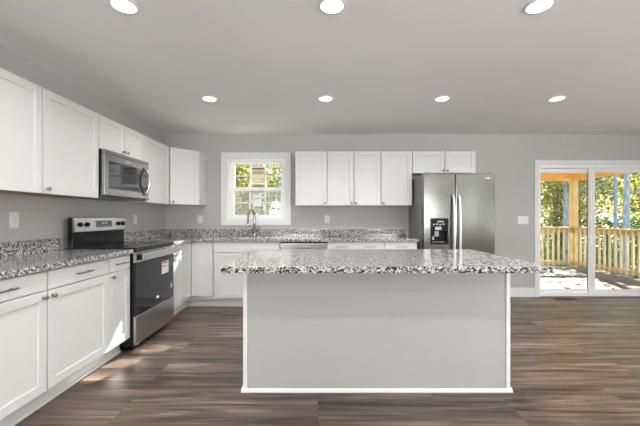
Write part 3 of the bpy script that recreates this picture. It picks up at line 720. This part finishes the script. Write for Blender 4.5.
bm = nb(); BACK.box(bm, 2.135, 2.195, FF+.0002, FF+.0015, 1.690, 1.702); obj('badge', bm, 'chrome', rd)
for a in (FX0+.01, FX1-.09):
    bm = nb(); BACK.box(bm, a, a+.08, FF-.12, FF-.02, FT+.0005, FT+.018, .004); obj('hinge_cover', bm, 'grey_case', t)

# ================================================================ ISLAND
IX0, IX1, IY0, IY1 = -.515, 1.321, 2.252, 2.87
t = thing('kitchen_island', 'pale grey kitchen island with white trim standing in the middle of the floor', 'kitchen island', (.4, 2.5, 0))
bm = nb(); box(bm, IX0+.012, IX1-.012, IY0+.02, IY1-.022, .11, CT0-.001); box(bm, IX0+.012, IX1-.012, IY0+.02, IY1-.08, .001, .1095); obj('body', bm, 'white', t)
bm = nb(); box(bm, IX0+.0305, IX1-.0275, IY0+.008, IY0+.0195, .001, CT0-.001); obj('back_panel', bm, 'panel', t)['label'] = 'plain pale grey back panel'
for x0, x1 in ((IX0, IX0+.029), (IX1-.027, IX1)):
    bm = nb(); box(bm, x0, x1, IY0, IY0+.0195, .001, CT0-.001, .002); obj('corner_trim', bm, 'trim', t)['label'] = 'white corner trim strip'
bm = nb(); prism_axis(bm, [(IY0-.014, .001), (IY0-.001, .001), (IY0-.001, .026), (IY0-.005, .026), (IY0-.012, .014)], 'x', IX0-.011, IX1+.010)
for xa, xb in ((IX0-.011, IX0-.0005), (IX1+.0005, IX1+.010)): box(bm, xa, xb, IY0-.001, IY1-.09, .001, .026)
obj('shoe_moulding', bm, 'trim', t)['label'] = 'white shoe moulding along the floor'
IF = Frame((0, IY1-.022, 0), (-1, 0, 0), (0, 1, 0))
for k in range(4):
    w = (IX1-IX0-.024)/4; a = -(IX1-.012)+w*k
    d = obj('door', shaker(IF, a+G, a+w-G, .001, .135, .868), 'white', t); knob(IF, a+.034 if k % 2 else a+w-.034, .021, .83, d)
bm = nb(); slab(bm, [-.557, 1.352], [1.874, 2.90], lambda i, j: True, CT0, CT1+.0005, .005)
props(obj('island_countertop', bm, 'granite', base=(.4, 2.4, CT0)), 'large rectangular speckled granite countertop on the kitchen island', 'countertop')

# ================================================================ OUTLETS AND SWITCHES
def outlet(F, a, z, label, kind='outlet', w=.075, h=.118):
    t = thing('wall_outlet' if kind == 'outlet' else 'light_switch', label, 'wall outlet' if kind == 'outlet' else 'light switch', tuple(F.p(a, 0, z)), 'white wall plates')
    bm = nb(); F.box(bm, a-w/2, a+w/2, .0005, .006, z-h/2, z+h/2, .002); obj('cover_plate', bm, 'plastic', t)
    if kind == 'outlet':
        bm = nb(); F.box(bm, a-.017, a+.017, .0062, .0085, z-.034, z+.034, .001); s = obj('socket', bm, 'plastic', t)
        bm = nb()
        for dz in (-.018, .018):
            for da in (-.006, .006): F.box(bm, a+da-.001, a+da+.001, .0086, .009, z+dz-.003, z+dz+.005)
        obj('slots', bm, 'slot', s)
    else:
        n = max(1, round(w/.05)-0) if w > .1 else 1
        for k in range(n):
            c = a+(k-(n-1)/2)*.046; bm = nb(); F.box(bm, c-.0165, c+.0165, .0062, .0095, z-.033, z+.033, .002); obj('rocker', bm, 'plastic', t)
outlet(LEFT, 2.46, 1.178, 'white outlet plate on the left wall above the near backsplash')
outlet(LEFT, 4.09, 1.17, 'white switch plate on the left wall beyond the range backguard', 'switch')
outlet(BACK, -1.773, 1.167, 'white outlet plate on the back wall between corner cabinet and window')
outlet(BACK, .137, 1.166, 'white outlet plate on the back wall under the hanging wall cabinets')
outlet(BACK, 3.075, 1.152, 'wide white switch plate between the refrigerator and the patio door', 'switch', .16)
# floor register
t = thing('floor_register', 'dark metal floor register in front of the patio door', 'floor vent', (3.62, 4.80, 0))
bm = nb(); box(bm, 3.47, 3.77, 4.75, 4.85, .0005, .005, .001); obj('frame', bm, 'bronze', t)
bm = nb()
for k in range(12): box(bm, 3.482+k*.024, 3.494+k*.024, 4.765, 4.835, .0052, .007)
obj('slats', bm, 'bronze', t)

# ================================================================ OUTSIDE: deck, porch, woods
DZ = -.10
bm = nb(); box(bm, 1.9, 6.75, D+T+.005, 8.60, DZ-.16, DZ); struct('deck', bm, 'deck')
bm = nb(); prism_axis(bm, [(D+T+.005, 2.62), (8.9, 2.43), (8.9, 2.47), (D+T+.005, 2.68)], 'x', 1.7, 6.95); struct('porch_roof', bm, 'beam')
PX, PY = 6.53, 8.40
def deck_post(x, label):
    bm = nb(); box(bm, x, x+.14, PY, PY+.14, DZ+.001, 2.135, .006)
    return props(obj('deck_post', bm, 'post', base=(x, PY, DZ)), label, 'post', 'deck posts')
deck_post(PX, 'square wooden porch post at the outer corner of the deck'); deck_post(2.0, 'square wooden porch post at the other end of the back deck railing')
bm = nb(); box(bm, 1.9, PX+.14, PY, PY+.14, 2.136, 2.42, .004); props(obj('porch_beam', bm, 'beam', base=(4, PY, 2.136)), 'orange wooden porch beam across the far edge of the deck', 'beam')
bm = nb(); box(bm, PX, PX+.14, D+T+.02, PY-.002, 2.136, 2.42, .004); props(obj('porch_beam', bm, 'beam', base=(PX, 6.5, 2.136)), 'orange wooden porch beam running along the side of the deck to the house', 'beam')
def railing(label, ax, c, a0, a1):
    t = thing('deck_railing', label, 'railing', (c, (a0+a1)/2, DZ) if ax == 'y' else ((a0+a1)/2, c, DZ))
    def bx(bm, a, b, t0, t1, z0, z1, bev=.003): box(bm, a, b, c+t0, c+t1, z0, z1, bev) if ax == 'x' else box(bm, c+t0, c+t1, a, b, z0, z1, bev)
    bm = nb(); bx(bm, a0, a1, .0, .14, .905, .943); obj('cap_rail', bm, 'rail', t)
    bm = nb(); bx(bm, a0, a1, .05, .088, .81, .9045); obj('top_rail', bm, 'rail', t)
    bm = nb(); bx(bm, a0, a1, .05, .088, -.01, .08); obj('bottom_rail', bm, 'rail', t)
    n = int((a1-a0)/.134); s = (a1-a0)/n
    for k in range(n):
        a = a0+s*(k+.5); bm = nb(); bx(bm, a-.018, a+.018, .0125, .0495, -.03, .9); obj('baluster', bm, 'baluster', t)
railing('pale wooden deck railing along the far edge of the deck, left of the corner post', 'x', PY, 2.141, PX-.001)
railing('orange-brown wooden deck railing along the side of the deck, right of the corner post', 'y', PX, D+T+.05, PY-.001)
# dead leaves on the deck boards
for k, (x, y, s) in enumerate([(4.10, 6.2, .05), (4.55, 6.0, .045), (5.0, 6.3, .05), (5.45, 7.4, .05), (4.6, 7.35, .06), (5.35, 5.9, .055), (5.75, 6.6, .05)]):
    bm = nb(); a = random.random()*6
    vs = []
    for q in range(10):
        th = 2*math.pi*q/10; r = s*(1.0 if q % 2 == 0 else .6)
        vs.append((x+math.cos(th+a)*r*1.25, y+math.sin(th+a)*r*.8))
    prism(bm, vs, DZ+.001, DZ+.012)
    for v in bm.verts: v.co.z += .15*((v.co.x-x)**2+(v.co.y-y)**2)**.5 if v.co.z > DZ+.005 else 0
    props(obj('fallen_leaf', bm, 'dead_leaf', base=(x, y, DZ)), 'small dark dead leaf lying on the pale deck boards', 'leaf', 'dead leaves on the deck')

# ground beyond the house
bm = nb(); nx, ny = 40, 40
grid = [[bm.verts.new((-40+90*i/nx, 5.3+60*jj/ny, -1.3+max(0, 60*jj/ny-9)*.035+random.uniform(-.08, .08))) for jj in range(ny+1)] for i in range(nx+1)]
for i in range(nx):
    for jj in range(ny): bm.faces.new((grid[i][jj], grid[i+1][jj], grid[i+1][jj+1], grid[i][jj+1])).smooth = True
struct('ground', bm, 'ground')
def gz(y): return -1.3+max(0, y-5.3-9)*.035

def leaves(n, rx, ry, rz, zc, s0, s1, rnd, clumps=14):
    bm = nb(); cl = []
    for _ in range(clumps):
        v = Vector((rnd.gauss(0, 1), rnd.gauss(0, 1), rnd.gauss(0, 1))).normalized()*rnd.random()**.45
        cl.append(Vector((v.x*rx, v.y*ry, zc+v.z*rz)))
    for _ in range(n):
        c = rnd.choice(cl) + Vector((rnd.gauss(0, .3)*rx*.7, rnd.gauss(0, .3)*ry*.7, rnd.gauss(0, .3)*rz*.45))
        u = Vector((rnd.gauss(0, 1), rnd.gauss(0, 1), rnd.gauss(0, .8))).normalized(); w = u.orthogonal().normalized()
        w = (w*math.cos(rnd.random()*6) + u.cross(w)*math.sin(rnd.random()*6)).normalized(); s = rnd.uniform(s0, s1)
        q = [c-u*s, c+w*s*.45, c+u*s, c-w*s*.45]
        bm.faces.new([bm.verts.new(p) for p in q])
    return bm
def trunk_bm(h, r, rnd, lean=.03, branches=5):
    bm = nb(); pts = []; x = y = 0
    for k in range(9):
        pts.append((x, y, h*k/8)); x += rnd.gauss(0, lean)*h/8; y += rnd.gauss(0, lean)*h/8
    tube(bm, pts, [r*(1.25 if k == 0 else 1-.085*k) for k in range(9)], 10)
    for _ in range(branches):
        k = rnd.randint(3, 7); p = Vector(pts[k]); a = rnd.random()*6.28
        d = Vector((math.cos(a), math.sin(a), rnd.uniform(.3, 1))); L = h*rnd.uniform(.12, .25)
        tube(bm, [p, p+d*L*.5, p+d*L+Vector((0, 0, .1*L))], [r*.35, r*.22, r*.06], 6)
    return bm
def tree(x, y, h, r, leafmat, bark, label, group, n=1900, wid=1.9, zc=.60, hz=.38, s=(.06, .14), lean=.03, seed=1):
    rnd = random.Random(seed); t = thing('tree', label, 'tree', (x, y, gz(y)-.05), group)
    off = Vector(t['_base'])
    bm = trunk_bm(h, r, rnd, lean); bmesh.ops.translate(bm, verts=bm.verts, vec=off); obj('trunk', bm, bark, t)
    if n:
        bm = leaves(n, wid, wid, h*hz, h*zc, s[0], s[1], rnd, 26); bmesh.ops.translate(bm, verts=bm.verts, vec=off); obj('foliage', bm, leafmat, t)
    return t
gd = 'woodland trees beyond the deck'
tree(10.62, 14.0, 9, .15, 'leaf_green', 'bark_blue', 'tall straight blue-grey trunked tree seen beside the deck corner post', gd, 700, 1.6, .85, .1, seed=3, lean=.006)
tree(11.25, 12.0, 9, .125, 'leaf_green', 'bark_blue', 'thicker blue-grey trunked tree seen through the sliding door panel', gd, 700, 1.5, .85, .1, seed=5, lean=.008)
tree(11.9, 13.1, 9, .075, 'leaf_yellow', 'bark_blue', 'slender blue-grey trunked tree just beside the thicker one, sliding door panel', gd, 500, 1.5, .85, .1, seed=8, lean=.012)
P_ = [tree(13.0, 17.5, 7.5, .09, 'leaf_green', 'bark', 'green leafy woodland tree beyond the deck', gd, seed=11),
      tree(14.8, 18.5, 7, .08, 'leaf_yellow', 'bark', 'yellow autumn woodland tree beyond the deck', gd, seed=12),
      tree(16.5, 21, 8, .10, 'leaf_dark', 'bark', 'dark green woodland tree beyond the deck', gd, seed=13)]
P_w = [tree(-2.2, 12.5, 6.5, .08, 'leaf_green', 'bark', 'green leafy tree beyond the kitchen window', 'woodland trees beyond the window', seed=21),
       tree(-3.9, 14, 6, .07, 'leaf_yellow', 'bark', 'yellow autumn tree beyond the kitchen window', 'woodland trees beyond the window', seed=22)]
rnd = random.Random(5)
LB = ['green leafy woodland tree beyond the deck', 'yellow autumn woodland tree beyond the deck', 'dark green woodland tree beyond the deck']
for k in range(15):
    y = rnd.uniform(14.5, 27); x = y*rnd.uniform(.62, 1.30); i = rnd.choice([0, 0, 1, 1, 1, 2])
    c = copy_thing(P_[i], (x, y, gz(y)-.05), LB[i]); c.rotation_euler.z = rnd.random()*6.28; q = rnd.uniform(.8, 1.15); c.scale = (q, q, q)
for k in range(14):
    y = rnd.uniform(12, 24); x = y*rnd.uniform(-.42, .05); i = rnd.choice([0, 0, 1])
    c = copy_thing(P_w[i], (x, y, gz(y)-.05)); c.rotation_euler.z = rnd.random()*6.28; q = rnd.uniform(.8, 1.05); c.scale = (q, q, q)
# undergrowth nobody could count
def bushes(name, x0, x1, y0, y1, n, m, label, seed):
    rnd = random.Random(seed); bm = nb()
    for _ in range(n):
        y = rnd.uniform(y0, y1); f = (y-y0)/(y1-y0); x = rnd.uniform(x0, x1)*(1+f*.3); c = Vector((x, y, gz(y)+rnd.random()**1.5*2.3))
        u = Vector((rnd.gauss(0, 1), rnd.gauss(0, 1), rnd.gauss(0, .8))).normalized(); w = u.orthogonal(); s = rnd.uniform(.07, .15)
        bm.faces.new([bm.verts.new(p) for p in (c-u*s, c+w*s*.5, c+u*s, c-w*s*.5)])
    o = props(obj(name, bm, m), label, 'undergrowth'); o['kind'] = 'stuff'
bushes('undergrowth', 9, 22, 13.5, 22, 9000, 'leaf_dark', 'dark leafy undergrowth among the trees beyond the deck', 31)
bushes('undergrowth', -7, .5, 11.5, 18, 5000, 'leaf_green', 'green leafy undergrowth beyond the kitchen window', 32)

# tidy helper bookkeeping
for o in S.objects:
    if '_base' in o: del o['_base']
